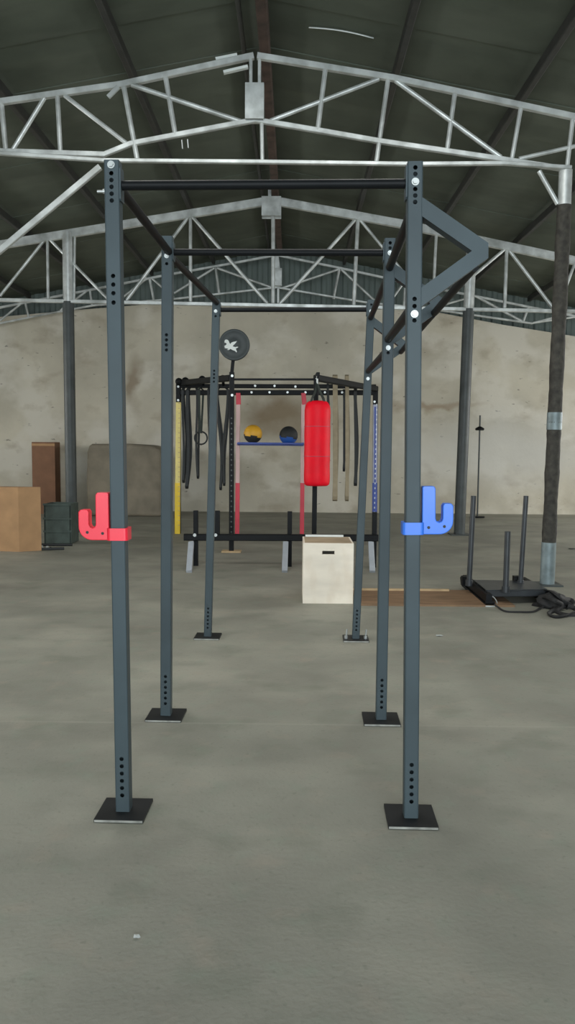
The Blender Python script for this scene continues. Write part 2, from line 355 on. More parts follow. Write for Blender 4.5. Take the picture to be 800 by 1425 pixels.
b = MB(); a, c = U(364, 273, 14.0), U(391, 300, 14.0); b.box((a + c) / 2, (c.x - a.x, .02, a.z - c.z)); b.box((a + c) / 2 + Vector((0, .2, 0)), (c.x - a.x, .02, a.z - c.z)); b.box((a + c) / 2 + Vector((0, .1, .0)), (.2, .18, .12))
obj('joint_plate', b, M['galv'], T2.root)
T2.line('hanger', [(375, 236), (375, 272)], .05, .06, .1)
# truss 3 by the gable wall
T3 = Truss(18.2, 'galvanised roof truss farthest away, just in front of the gable wall')
T3.line('top_chord', [(-120, 456), (0, 428), (230, 383), (298, 371), (385, 355)], .05, .05); T3.line('top_chord', [(385, 355), (473, 373), (560, 392), (800, 440), (900, 461)], .05, .05)
T3.line('bottom_chord', [(-60, 462), (60, 438), (130, 425), (242, 416), (385, 400), (510, 421), (600, 430), (740, 450), (800, 434)], .05, .04)
for a, c, r in [((298, 373), (242, 408), .028), ((300, 373), (305, 409), .03), ((302, 373), (378, 400), .028), ((473, 374), (392, 401), .028), ((472, 375), (464, 416), .03), ((475, 375), (523, 420), .028),
                ((208, 387), (214, 418), .03), ((205, 387), (160, 422), .026), ((212, 388), (242, 414), .026), ((125, 404), (128, 424), .026), ((122, 404), (84, 432), .026), ((35, 421), (40, 441), .026), ((30, 422), (0, 446), .024),
                ((562, 393), (540, 424), .028), ((564, 393), (562, 425), .026), ((662, 412), (726, 447), .03), ((735, 428), (728, 447), .03), ((660, 412), (600, 429), .024), ((800, 441), (742, 449), .026)]:
    T3.rod('strut', a, c, r)
b = MB(); a, c = U(382, 374, 18.1), U(392, 398, 18.1); b.box((a + c) / 2, (c.x - a.x, .15, a.z - c.z)); obj('joint_plate', b, M['galv'], T3.root)
T3.line('hanger', [(387, 398), (387, 424)], .05, .05); T3.line('hanger', [(384, 356), (386, 374)], .06, .12)

def column(foot, joint, top, Y, r, label, rough=False, sleeve=None, patch=None):
    p0 = G(*foot); p0 = Vector((U(foot[0], foot[1], Y).x, Y, 0)); p1 = U(*joint, Y); p2 = U(*top, Y)
    root = thing('steel_column', label, 'column', p0)
    def at(py):
        zz = U(foot[0], py, Y).z; return p0 + (p1 - p0) * (zz / p1.z)
    s0 = at(sleeve) if sleeve else p0 + Vector((0, 0, .015))
    b = MB()
    if rough:
        prof = []; n = 60; L = (p1 - s0).length; ax = (p1 - s0).normalized()
        for i in range(n + 1):
            t = i / n; rr = r * (1 + .05 * math.sin(t * 37) + random.uniform(-.04, .04)); prof.append((rr, t * L))
        b.lathe((0, 0, 0), prof, 20); rot = Vector((0, 0, 1)).rotation_difference(ax).to_matrix().to_4x4(); b.xf(Matrix.Translation(s0) @ rot)
    else: b.cyl(s0, p1, r, 24)
    o = obj('shaft', b, M['bark' if rough else 'column'], root)
    if rough: o['label'] = 'dark rough wrapping round the shaft'
    h = obj('column_head', MB().cyl(p1, p2, r * .92, 24), M['galv'], root); h['label'] = 'galvanised column head'
    if sleeve:
        h = obj('foot_sleeve', MB().cyl(p0 + Vector((0, 0, .015)), s0 + Vector((0, 0, .02)), r * 1.04, 24), M['galvdull'], root); h['label'] = 'galvanised foot of the column'
    if patch:
        h = obj('bare_patch', MB().cyl(at(patch[1]), at(patch[0]), r * 1.07, 24), M['galvdull'], root); h['label'] = 'bare galvanised ring in the dark wrapping'
    obj('foot_plate', MB().box(p0 + Vector((0, 0, .008)), (r * 3.6, r * 3.6, .016)), M['column'], root)
column((761, 815), (785, 286), (787, 237), 8.95, .078, 'dark wrapped column with a galvanised foot behind the sled', True, 757, (574, 598))
column((-66, 815), (-78, 276), (-79, 228), 8.95, .078, 'dark wrapped column at the left under the nearest truss', True, 757)
column((100, 742), (95, 420), (94, 324), 14.1, .098, 'grey steel column with a galvanised head left of the rig')
column((639, 742), (652, 430), (656, 346), 14.1, .098, 'grey steel column with a galvanised head right of the rig')

# small things on the roof steel
def scrap(a, c, Y, w_, h_, label, mt='white', name='metal_offcut', cat='offcut'):
    o = obj(name, MB().bar(U(*a, Y), U(*c, Y), w_, h_, (0, 1, 0)), M[mt]); tag(o, label, cat); return o
scrap((311, 101), (345, 93), 8.90, .03, .055, 'white metal offcut hanging under the near truss chord beside the ridge')
scrap((300, 82), (330, 76), 8.95, .03, .03, 'short white metal offcut lying on the near truss chord beside the ridge')
scrap((253, 195), (254, 207), 8.8, .01, .018, 'left one of two tiny pale hooks hanging from the near truss', 'galv', 'hook', 'hook')
scrap((261, 194), (262, 206), 8.8, .01, .018, 'right one of two tiny pale hooks hanging from the near truss', 'galv', 'hook', 'hook')
def on_roof(px, py, dz=-.012):
    d = ray(px, py); s = 1 if d.x > 0 else -1
    t = 5.0
    for _ in range(60):
        p = CO + d * t; t += (roofz(p.x) + dz - p.z) / d.z * .8
    return CO + d * t
pts = [on_roof(430 + 90 * t, 35 + 15 * t - 3 * math.sin(t * 3.1) + 3) for t in [i / 8 for i in range(9)]]
pr = []
b = MB(); b.sweep(pts, [(.014, .004), (-.014, .004), (-.014, -.004), (.014, -.004)]); o = obj('pale_strip', b, M['white']); tag(o, 'thin pale curved strip stuck under the right roof slope', 'strip')  # slit of light in the roof, made as a white strip

# ------------------------------------------------------------------ the pull-up rig in front
TW = .060                                    # tube size
RROT = math.radians(-1.35)
def post_mesh(H, holes, r=.0088, wd=TW, cr=.006):
    """hollow square tube, front face (-y) pierced with round holes"""
    b = MB(); h = wd / 2; prof = []
    for cx, cy, a0 in ((h - cr, -h + cr, -90), (h - cr, h - cr, 0), (-h + cr, h - cr, 90), (-h + cr, -h + cr, 180)):
        for k in range(4):
            a = math.radians(a0 + 30 * k); prof.append((cx + cr * math.cos(a), cy + cr * math.sin(a)))
    n = len(prof)
    vs = [(x, y, 0) for x, y in prof] + [(x, y, H) for x, y in prof]
    b.add(vs, [(i, i + 1, n + i + 1, n + i) for i in range(n - 1)])       # the gap is the front face
    b.add([(x, y, H) for x, y in prof], [tuple(range(n))])
    f = h - cr; c = .0115; z = 0.0; N = 16
    def panel(z0, z1):
        if z1 - z0 > 1e-4: b.add([(-f, -h, z0), (f, -h, z0), (f, -h, z1), (-f, -h, z1)], [(0, 1, 2, 3)])
    for hz in sorted(holes):
        panel(z, hz - c)
        sq = []
        for i in range(N):
            a = 2 * math.pi * i / N + math.pi / N; u, v = math.cos(a), math.sin(a); m_ = max(abs(u), abs(v)); sq.append((u / m_ * f, v / m_ * c))
        ci = [(r * math.cos(2 * math.pi * i / N + math.pi / N), r * math.sin(2 * math.pi * i / N + math.pi / N)) for i in range(N)]
        vs = [(x, -h, hz + y) for x, y in sq] + [(x, -h, hz + y) for x, y in ci] + [(x, -h + .003, hz + y) for x, y in ci]
        b.add(vs, [(i, (i + 1) % N, N + (i + 1) % N, N + i) for i in range(N)] + [(N + i, N + (i + 1) % N, 2 * N + (i + 1) % N, 2 * N + i) for i in range(N)])
        # square corners left over by the round division
        for sx in (-1, 1):
            for sy in (-1, 1):
                pa = [p for p in sq if p[0] * sx > 0 and p[1] * sy > 0]
                e1 = max((p for p in pa if abs(abs(p[1]) - c) < 1e-6), key=lambda p: abs(p[0])); e2 = max((p for p in pa if abs(abs(p[0]) - f) < 1e-6), key=lambda p: abs(p[1]))
                b.add([(e1[0], -h, hz + e1[1]), (sx * f, -h, hz + sy * c), (e2[0], -h, hz + e2[1])], [(0, 1, 2)])
        z = hz + c
    panel(z, H)
    return b
def bolt_mesh(p, n=Vector((0, -1, 0)), r=.014):
    p = Vector(p); n = n.normalized()
    b = MB(); b.cyl(p, p + n * .004, r * 1.15, 16); b.cyl(p + n * .004, p + n * .012, r * .8, 6); return b

PD = {}
foot = {'L1': (170.5, 1136), 'L2': (230, 1000), 'L3': (288.5, 888), 'R1': (572.3, 1141), 'R2': (530.5, 1004), 'R3': (495, 891)}
topp = {'L1': (154.5, 222), 'L2': (232, 328), 'L3': (300.5, 416), 'R1': (578, 224), 'R2': (543, 331), 'R3': (517, 417)}
holesY = {'L1': [241, 250.5, 260, 269.5, 279, 384, 396, 408, 421], 'L2': [346, 367, 466, 473, 480, 487], 'L3': [440, 516, 521, 526, 531],
          'R1': [233, 242, 263, 272, 281, 416, 426, 446], 'R2': [338, 345, 491, 361], 'R3': [424, 440]}
boltsY = {'L1': [228], 'L2': [356], 'L3': [433], 'R1': [253, 437], 'R2': [352, 484], 'R3': [433, 527]}
frontc = (G(*foot['L1']) + G(*foot['R1'])) / 2
# common frame distance for the left and the right foot
Yf = {}
for k in '123':
    Yf[k] = ((G(*foot['L' + k]).y + G(*foot['R' + k]).y) / 2)
rig = thing('pull_up_rig', 'tall six-post blue-grey steel pull-up rig standing in the middle', 'rig', (frontc.x, Yf['1'] + .03, 0))
ZR = Matrix.Rotation(RROT, 3, 'Z')
for key in ('L1', 'R1', 'L2', 'R2', 'L3', 'R3'):
    Y = Yf[key[1]]; sgn = -1 if key[0] == 'L' else 1
    Yp = Y - sgn * .62 * math.sin(-RROT) * 1.0
    base = U(*foot[key], Yp); base.z = 0.0
    top = U(*topp[key], Yp)
    ax = (top - base); H = ax.length; ax.normalize()
    yv = ZR @ Vector((0, 1, 0)); xv = yv.cross(ax).normalized(); yv = ax.cross(xv).normalized()
    R = Matrix((xv, yv, ax)).transposed()
    org = base + yv * (TW / 2)
    Mx = Matrix.Translation(org) @ R.to_4x4()
    PD[key] = dict(M=Mx, R=R, org=org, ax=ax, H=H, x=xv, y=yv, Y=Yp, base=base, top=top)
    def zof(py, key=key, Yp=Yp, ax=ax, H=H): return max(.03, min(H - .02, U(topp[key][0] + (foot[key][0] - topp[key][0]) * (py - topp[key][1]) / (foot[key][1] - topp[key][1]), py, Yp).z / ax.z))
    PD[key]['zof'] = zof
    hz = [zof(v) for v in holesY[key]] + [.155 + .0315 * i - .11 + .04 for i in range(6)]
    hz = sorted(hz); hh = [hz[0]]
    for v in hz[1:]:
        if v - hh[-1] > .0235: hh.append(v)
    po = obj('post', post_mesh(H, hh).xf(Mx), M['rig'], rig)
    # base plate
    b = MB(); b.box((0, .0, 0), (.205, .205, .012)); Mp = Matrix.Translation(Vector((org.x, org.y, .007))) @ Matrix.Rotation(RROT - .06 * sgn * 0, 4, 'Z')
    b.xf(Mp); pl = obj('base_plate', b, [M['plate']], po); pl['label'] = 'black square base plate'
    # pale bare front edge of the plate
    e = MB().box((0, -.1035, 0), (.200, .002, .009)).xf(Mp); ee = obj('plate_edge', e, M['edge'], po); ee['label'] = 'bare steel edge of the base plate'
    for v in boltsY[key]:
        bo = obj('bolt', bolt_mesh(Mx @ Vector((0, -TW / 2, zof(v))), -yv, .013 if key[1] == '1' else .0115), M['zinc'], po); bo['label'] = 'bright zinc bolt head'
    if key == 'R3':
        for dx in (-.078, .078):
            c0 = Mp @ Vector((dx, -.02, .006)); bo = obj('anchor_bolt', MB().cyl(c0, c0 + Vector((.006, 0, .075)), .007, 10).cyl(c0, c0 + Vector((0, 0, .02)), .016, 6), M['zinc'], po); bo['label'] = 'upright zinc anchor bolt'
    if key == 'L1':
        c0 = Mx @ Vector((-TW / 2, 0, zof(263))); bo = obj('bolt', bolt_mesh(c0, -xv, .012).cyl(c0, c0 - xv * .035, .006, 8), M['zinc'], po); bo['label'] = 'side bolt poking out of the post'
def pz(key, z, dx=0, dy=0): return PD[key]['M'] @ Vector((dx, dy, z))
# cross bars
def crossbar(kl, kr, yl, yr, r=.0185):
    a = pz(kl, PD[kl]['zof'](yl), TW / 2); c = pz(kr, PD[kr]['zof'](yr), -TW / 2)
    o = obj('crossbar', MB().cyl(a, c, r, 20), M['black'], rig); o['label'] = 'round black crossbar'
    d = (c - a).normalized()
    obj('end_flange', MB().bar(a, a + d * .006, TW * .95, .13 if kl == 'L1' else .1, (0, 0, 1)), M['rig'], rig)
    obj('end_flange', MB().bar(c - d * .006, c, TW * .95, .13 if kl == 'L1' else .1, (0, 0, 1)), M['rig'], rig)
crossbar('L1', 'R1', 255, 252); crossbar('L2', 'R2', 349, 350); crossbar('L3', 'R3', 430, 430)
# lengthwise rails between the posts
def rail(ka, kb, ya, yb, r=.021, dx=0):
    pa = pz(ka, PD[ka]['zof'](ya), dx, TW / 2); pb = pz(kb, PD[kb]['zof'](yb), dx, -TW / 2)
    o = obj('side_rail', MB().cyl(pa, pb, r, 18), M['black'], rig); o['label'] = 'round black lengthwise rail'
rail('L1', 'L2', 252, 350, dx=.010); rail('L2', 'L3', 352, 421, dx=.006)
rail('R1', 'R2', 283, 372); rail('R2', 'R3', 378, 442)
rail('R1', 'R2', 424, 472); rail('R2', 'R3', 486, 516)
# V-shaped outrigger brackets on the right side, one per frame, tied by an outer rail
corn = []
def bracket(key, yt, yb, out, yc, w_=.06):
    zt, zb, zc = (PD[key]['zof'](v) for v in (yt, yb, yc))
    A = pz(key, zt, TW / 2 - .005); B = pz(key, zb, TW / 2 - .005); Cn = pz(key, zc, TW / 2 + out)
    b = MB(); up = PD[key]['y']
    # one mitred V of square tube
    def off(p, q, s_):
        d = (q - p).normalized(); return d.cross(up).normalized() * s_
    d1 = (Cn - A).normalized(); d2 = (Cn - B).normalized()
    n1 = d1.cross(up).normalized(); n2 = d2.cross(up).normalized()
    if n1.z < 0: n1 = -n1
    if n2.z > 0: n2 = -n2
    h = w_ / 2
    def inter(p, d, q, e):      # lines in the bracket plane
        x = PD[key]['x']; a11, a12, a21, a22 = d.dot(x), -e.dot(x), d.z, -e.z
        r1, r2 = (q - p).dot(x), (q - p).z; det = a11 * a22 - a12 * a21
        t = (r1 * a22 - a12 * r2) / det; return p + d * t
    outer = inter(A + n1 * h, d1, B + n2 * h, d2); inner = inter(A - n1 * h, d1, B - n2 * h, d2)
    x = PD[key]['x']
    def clip(p, d):             # start at the post face
        t = (pz(key, 1.0, TW / 2 - .003) - p).dot(x) / d.dot(x); return p + d * t
    # blunt nose
    no1 = outer - d1 * .05; no2 = outer - d2 * .05
    pts = [clip(A + n1 * h, d1), no1, no2, clip(B + n2 * h, d2), clip(B - n2 * h, d2), inner, clip(A - n1 * h, d1)]
    n = len(pts); fr = [p - up * h for p in pts]; bk = [p + up * h for p in pts]
    # two convex quads + nose, front and back
    ids = [(0, 1, 5, 6), (1, 2, 5), (2, 3, 4, 5)]
    b.add(fr + bk, ids + [tuple(n + i for i in f) for f in ids] + [(i, (i + 1) % n, n + (i + 1) % n, n + i) for i in range(n)])
    o = obj('outrigger_bracket', b, M['rig'], rig); o['label'] = 'V-shaped blue-grey outrigger bracket'
    corn.append((A + (Cn - A) * .0, Cn, B))
bracket('R1', 287, 414, .245, 350)
bracket('R2', 376, 469, .245, 422)
bracket('R3', 448, 513, .245, 479)
def orail(a, c, r=.019):
    o = obj('outer_rail', MB().cyl(a, c, r, 18), M['black'], rig); o['label'] = 'round black outer rail tying the brackets'
dn = Vector((-.03, 0, -.05))
yo = Vector((0, .03, 0))
orail(corn[0][1] + dn + yo, corn[1][1] + dn - yo); orail(corn[1][1] + dn + yo, corn[2][1] + dn - yo)
# lower arms: flat gusset strips low on the mid bracket
# ------------------------------------------------------------------ J-cups
def jcup(key, sgn, ybot, mt, label, ytop=735):
    """plastic J-shaped bar holder clipped round a post; the hook opens upwards on the outer side"""
    Pk = PD[key]; zb = Pk['zof'](ybot); zt = Pk['zof'](ytop); h = zt - zb
    root = thing('bar_holder', label, 'holder', tuple(pz(key, zb))); rl = Vector(root.location)
    hw = TW / 2; T_ = .013
    b = MB(); g = .0015
    # collar: rounded outline round the post (plan view), extruded vertically
    def ring(o_, z0, z1, rad):
        pts = []
        for cx, cy, a0 in ((o_ - rad, -o_ + rad, -90), (o_ - rad, o_ - rad, 0), (-o_ + rad, o_ - rad, 90), (-o_ + rad, -o_ + rad, 180)):
            for k in range(5):
                a = math.radians(a0 + 22.5 * k); pts.append((cx + rad * math.cos(a), cy + rad * math.sin(a)))
        return pts
    po, pi_ = ring(hw + T_, 0, 0, .014), ring(hw + g, 0, 0, .006)
    n = len(po)
    vs = [(x, y, zb) for x, y in po] + [(x, y, zt) for x, y in po] + [(x, y, zb) for x, y in pi_] + [(x, y, zt) for x, y in pi_]
    fs = []
    for i in range(n):
        j = (i + 1) % n
        fs += [(i, j, n + j, n + i), (2 * n + i, 3 * n + i, 3 * n + j, 2 * n + j), (n + i, n + j, 3 * n + j, 3 * n + i), (i, 2 * n + i, 2 * n + j, j)]
    b.add(vs, fs, False)
    b.xf(Pk['M']); c_ = obj('collar', b, M[mt], root)
    # J hook: outline in x,z
    s = sgn; x0 = hw + T_ - .006
    L = .205 - .0
    ho = []
    xe = x0 + .125                                     # outer end
    rr = .055
    ho.append((x0, zb))
    for k in range(9):
        a = math.radians(-90 + 90 * k / 8); ho.append((xe - rr + rr * math.cos(a), zb + rr + rr * math.sin(a)))
    ho += [(xe, zb + .115), (xe - .008, zb + .125), (xe - .036, zb + .125), (xe - .042, zb + .115)]
    sl = zb + h - .002
    ho += [(xe - .042, sl + .018)]
    for k in range(5):
        a = math.radians(180 + 180 * k / 4); ho.append((xe - .0565 + -.0 + .0145 * -math.cos(a), sl + .016 + .0145 * math.sin(a)))
    ho += [(xe - .072, zb + .185), (xe - .078, zb + .195), (x0 + .004, zb + .195), (x0, zb + .19)]
    ho = [(s * x, z) for x, z in ho]
    # concave outline: triangulate through bmesh
    import bmesh
    bm = bmesh.new(); vv = [bm.verts.new((x, -.026, z)) for x, z in ho]; f = bm.faces.new(vv)
    ex = bmesh.ops.extrude_face_region(bm, geom=[f]); bmesh.ops.translate(bm, verts=[v for v in ex['geom'] if isinstance(v, bmesh.types.BMVert)], vec=(0, .052, 0))
    bmesh.ops.triangulate(bm, faces=[f_ for f_ in bm.faces if len(f_.verts) > 4]); bmesh.ops.recalc_face_normals(bm, faces=bm.faces)
    bm.transform(Matrix.Translation(-rl) @ Pk['M'])
    me = bpy.data.meshes.new('hook'); bm.to_mesh(me); bm.free(); me.materials.append(M[mt]); ok = bpy.data.objects.new('hook', me); COL.objects.link(ok); ok.parent = root
    bv = ok.modifiers.new('bevel', 'BEVEL'); bv.width = .003; bv.segments = 2; bv.limit_method = 'ANGLE'; bv.angle_limit = math.radians(50)
    for xx, zz in ((xe - .036, zb + .032), (x0 + .026, zb + .028)):
        c0 = Pk['M'] @ Vector((s * xx, -.0262, zz)); o = obj('screw', MB().cyl(c0 + Pk['y'] * .004, c0 - Pk['y'] * .0008, .0062, 12), M['rubber'], root); o['label'] = 'dark countersunk screw'
jcup('L1', -1, 752, 'red', 'bright red plastic J-shaped bar holder on the front left post')
jcup('R1', 1, 744, 'blue', 'blue plastic J-shaped bar holder on the front right post', 727)

# ------------------------------------------------------------------ plyo box
def gp(px, Y): d = ray(px, 700); return U(px, 700, Y).x
Yb = 7.74
xa, xb = U(421, 842, Yb).x, U(491, 842, Yb).x; Hb = .605; Db = .56; cx = (xa + xb) / 2; W = xb - xa
box = thing('plyo_box', 'pale plywood jump box with a hand slot, standing by the back right post', 'box', (cx, Yb + Db / 2, 0))
def panel_slot(w_, h_, t, sw, shh, sz):
    b = MB(); x1, x2 = -sw / 2, sw / 2; z1, z2 = sz - shh / 2, sz + shh / 2
    X = [-w_ / 2, x1, x2, w_ / 2]; Z = [0, z1, z2, h_]
    for i in range(3):
        for j in range(3):
            if i == 1 and j == 1: continue
            b.add([(X[i], 0, Z[j]), (X[i + 1], 0, Z[j]), (X[i + 1], 0, Z[j + 1]), (X[i], 0, Z[j + 1])], [(0, 1, 2, 3)])
            b.add([(X[i], t, Z[j]), (X[i + 1], t, Z[j]), (X[i + 1], t, Z[j + 1]), (X[i], t, Z[j + 1])], [(3, 2, 1, 0)])
    for (a, c, d, e) in ((x1, z1, x2, z1), (x2, z1, x2, z2), (x2, z2, x1, z2), (x1, z2, x1, z1)): b.add([(a, 0, c), (d, 0, e), (d, t, e), (a, t, c)], [(0, 1, 2, 3)])
    for (a, c, d, e) in ((-w_ / 2, 0, w_ / 2, 0), (w_ / 2, 0, w_ / 2, h_), (w_ / 2, h_, -w_ / 2, h_), (-w_ / 2, h_, -w_ / 2, 0)): b.add([(a, 0, c), (d, 0, e), (d, t, e), (a, t, c)], [(0, 1, 2, 3)])
    return b
t = .018
o = obj('front_panel', panel_slot(W, Hb - .002, t, .12, .034, .605 - .095).xf(Matrix.Translation((cx, Yb, .001))), M['ply'], box)
obj('back_panel', panel_slot(W, Hb - .002, t, .12, .034, .605 - .095).xf(Matrix.Translation((cx, Yb + Db - t, .001))), M['ply'], box)
for s in (-1, 1): obj('side_panel', MB().box((cx + s * (W / 2 - t / 2), Yb + Db / 2, Hb / 2), (t, Db - 2 * t, Hb - .004)), M['ply'], box)
obj('top_panel', MB().box((cx, Yb + Db / 2, Hb - t / 2), (W - 2 * t, Db - 2 * t, t)), M['plyedge'], box)
o = obj('back_lip', MB().box((cx - .02, Yb + Db - .02, Hb + .012), (W * .80, .03, .02)), M['white'], box); o['label'] = 'pale strip along the back top edge'  # white colour stands for light catching the back edge

# ------------------------------------------------------------------ board on the floor
c0, c1 = G(503, 843), G(503, 822)
b = MB(); x0_, x1_ = G(497, 843).x, G(672, 843).x
b.box(((x0_ + x1_) / 2 + .15, (c0.y + c1.y) / 2, .009), (x1_ - x0_ + .3, c1.y - c0.y, .018))
o = obj('floor_board', b, M['board']); tag(o, 'thin brown wooden board lying on the floor between jump box and sled', 'board')
for yy, k in ((c0.y + .02, 'front'), (c1.y - .05, 'rear')):
    pass
b = MB().box(((x0_ + x1_) / 2 - .1, c1.y - .06, .027), (x1_ - x0_ - .2, .04, .018)); o = obj('wood_batten', b, M['wood']); tag(o, 'pale wooden batten lying along the back of the brown board', 'batten')

# ------------------------------------------------------------------ far storage rig
YA, YF = 13.9, 11.5
far = thing('storage_rig', 'black steel storage rig with coloured uprights against the far wall', 'rig', tuple(U(385, 742, YA).xy.to_3d()))
def fpost(px_top, px_bot, ytop, Y, w_, mt, name='upright', label=None, zbot=0.0, ybot=None):
    p1 = U(px_top, ytop, Y); x0 = U(px_bot, 742, Y).x; z0 = zbot if ybot is None else U(px_bot, ybot, Y).z
    p0 = Vector((x0, Y, z0)); o = obj(name, MB().bar(p0, p1, w_, w_, (0, 1, 0)), M[mt], far)
    if label: o['label'] = label
    return p0, p1
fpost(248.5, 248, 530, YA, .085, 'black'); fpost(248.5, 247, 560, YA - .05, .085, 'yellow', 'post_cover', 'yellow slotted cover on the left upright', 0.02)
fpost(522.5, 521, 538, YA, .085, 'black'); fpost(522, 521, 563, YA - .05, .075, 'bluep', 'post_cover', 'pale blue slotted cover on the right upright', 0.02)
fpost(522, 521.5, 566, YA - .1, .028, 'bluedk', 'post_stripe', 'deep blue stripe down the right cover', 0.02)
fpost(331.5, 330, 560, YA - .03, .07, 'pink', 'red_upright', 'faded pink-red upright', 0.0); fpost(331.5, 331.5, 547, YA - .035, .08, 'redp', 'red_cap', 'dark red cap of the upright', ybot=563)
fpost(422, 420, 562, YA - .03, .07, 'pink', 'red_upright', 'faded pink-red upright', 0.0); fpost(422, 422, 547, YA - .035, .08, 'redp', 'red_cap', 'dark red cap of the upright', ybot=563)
for pt_, pb_, mt, w_, dy, lb in ((247.3, 247, 'yellowb', .089, -.05, 'saturated yellow lower half of the cover'), (521.2, 521, 'bluedk', .079, -.052, 'deep blue lower half of the cover'), (330.7, 330, 'redp', .074, -.03, 'red lower half of the upright'), (420.7, 420, 'redp', .074, -.03, 'red lower half of the upright')):  # uprights are paler above, more saturated below
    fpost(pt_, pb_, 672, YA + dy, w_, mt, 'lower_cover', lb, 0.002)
# ladder of dark slots on the yellow and blue covers
for pxs, mt, yy0, r0 in ((248.5, 'plate', 572, YA - .098), (522.5, 'white', 570, YA - .118)):
    b = MB()
    for k in range(26):
        z = 2.28 - k * .085; x = U(pxs - 1 * (2.28 - z) / 2.3, 600, YA - .09).x
        if mt == 'plate': b.box((x + .012, r0 + .004, z), (.03, .006, .012))
        else: b.box((x + .012, r0 + .004, z), (.016, .006, .03))
    obj('slot_row', b, M['wood'] if mt == 'plate' else M['white'], far)
# front posts B and C
B0, B1 = fpost(322.5, 322, 518, YF, .07, 'black'); C0, C1 = fpost(440, 437, 522, YF, .07, 'black')
b = MB()
for k in range(24):
    z = 1.95 - k * .075; p = B0 + (B1 - B0) * (z / B1.z); b.cyl(p + Vector((0, -.036, 0)), p + Vector((0, -.0385, 0)), .012, 10)
o = obj('hole_row', b, M['column'], far); o['label'] = 'row of pale adjustment holes'
o = obj('foot_plate', MB().box((B0.x, YF, .012), (.28, .2, .02)), M['wood'], far); o['label'] = 'pale wooden foot plate'
obj('foot_plate', MB().box((C0.x, YF, .012), (.2, .2, .02)), M['plate'], far)
def fbar(a, Ya, c, Yc, w_, mt='black', name='crossmember'):
    o = obj(name, MB().bar(U(*a, Ya), U(*c, Yc), w_, w_, (0, 0, 1)), M[mt], far); return o
fbar((322, 528), YF, (440, 528), YF, .03); fbar((250, 537), YA, (523, 538), YA, .07); fbar((250, 546.5), YA, (523, 546.5), YA, .085)
fbar((251, 533), YA, (322, 526), YF, .09); fbar((440, 526), YF, (523, 541), YA, .09)
fbar((331, 618.5), YA - .09, (422, 619.5), YA - .09, .03, 'bluedk', 'ball_shelf')['label'] = 'thin blue shelf bar carrying the balls'
fbar((331, 616.5), YA - .3, (422, 617.5), YA - .3, .03, 'bluedk', 'ball_shelf')['label'] = 'thin blue shelf bar carrying the balls'
for xx in (331, 422): fbar((xx, 619), YA, (xx - .2, 617), YA - .31, .025, 'bluedk', 'shelf_bracket')
b = MB()
for px_, py_, Y in [(355, 537, YA), (382, 537, YA), (350, 546, YA), (375, 546, YA), (400, 546, YA), (425, 546, YA), (452, 546, YA), (476, 546, YA), (411, 538, YA), (248, 538, YA - .01), (248, 557, YA - .01), (522, 541, YA - .01), (521, 559, YA - .01)]:
    p = U(px_, py_, Y - .06); b.cyl(p + Vector((0, .02, 0)), p - Vector((0, .012, 0)), .02, 10)
for px_, py_ in [(323, 523), (323, 550), (440.5, 526)]:
    p = U(px_, py_, YF - .036); b.cyl(p, p - Vector((0, .012, 0)), .02, 10)
o = obj('bolt_set', b, M['zinc'], far); o['label'] = 'bright zinc bolt heads'
for px_, py_ in [(249, 531), (258, 530), (281.5, 528), (310, 527)]:
    p = U(px_, py_, YA - .16); o = obj('round_cap', MB().lathe(p, [(.001, -.05), (.05, -.045), (.062, -.02), (.062, .03), (.05, .05), (.001, .055)], 18, 'y'), M['black'], far); obj('cap_arm', MB().cyl(p, Vector((p.x, YA + .0, U(260, 537, YA).z)), .025, 10), M['black'], far)
# neck carrying the target plate
pc = U(326, 480, YF - .02)
o = obj('target_neck', MB().bar(B1 - Vector((0, 0, .02)), pc + Vector((-.01, .045, -.1)), .05, .02, (0, 1, 0)), M['black'], far)
# the round plate with a winged horse
tp = thing('target_plate', 'round dark rubber plate with a white winged horse, on top of a black upright', 'plate', tuple(pc))
R_ = 21.3 / F * YF
obj('disc', MB().lathe(pc, [(.001, -.03), (R_ * .35, -.03), (R_ * .38, -.022), (R_ * .82, -.022), (R_ * .86, -.03), (R_ * .97, -.03), (R_, -.02), (R_, .02), (R_ * .97, .03), (.001, .03)], 48, 'y'), M['platerub'], tp)
horse = [(325, 343), (335, 328), (352, 325), (372, 332), (384, 350), (392, 372), (403, 388), (420, 368), (447, 357), (470, 353), (497, 345), (482, 368), (468, 385), (450, 402), (437, 418), (450, 425), (480, 430), (500, 424), (518, 430), (500, 442), (480, 450), (487, 470), (497, 492), (488, 505), (474, 488), (458, 478), (440, 474), (420, 462), (404, 455), (392, 466), (376, 472), (356, 466), (380, 460), (362, 448), (340, 446), (322, 440), (330, 432), (318, 415), (334, 408), (350, 396), (352, 384), (342, 366), (332, 372), (324, 366)]
pts = [U(280 + a / 10, 440 + c / 10, YF - .05) for a, c in horse]
import bmesh
bm = bmesh.new(); yy = pc.y - .03; f = bm.faces.new([bm.verts.new((p.x - pc.x, -.0225, p.z - pc.z)) for p in pts])
ex = bmesh.ops.extrude_face_region(bm, geom=[f]); bmesh.ops.translate(bm, verts=[v for v in ex['geom'] if isinstance(v, bmesh.types.BMVert)], vec=(0, -.010, 0))
bmesh.ops.triangulate(bm, faces=[q for q in bm.faces if len(q.verts) > 4]); bmesh.ops.recalc_face_normals(bm, faces=bm.faces)
me = bpy.data.meshes.new('emblem'); bm.to_mesh(me); bm.free(); me.materials.append(M['white']); o = bpy.data.objects.new('horse_emblem', me); COL.objects.link(o); o.parent = tp; o['label'] = 'white winged horse emblem'

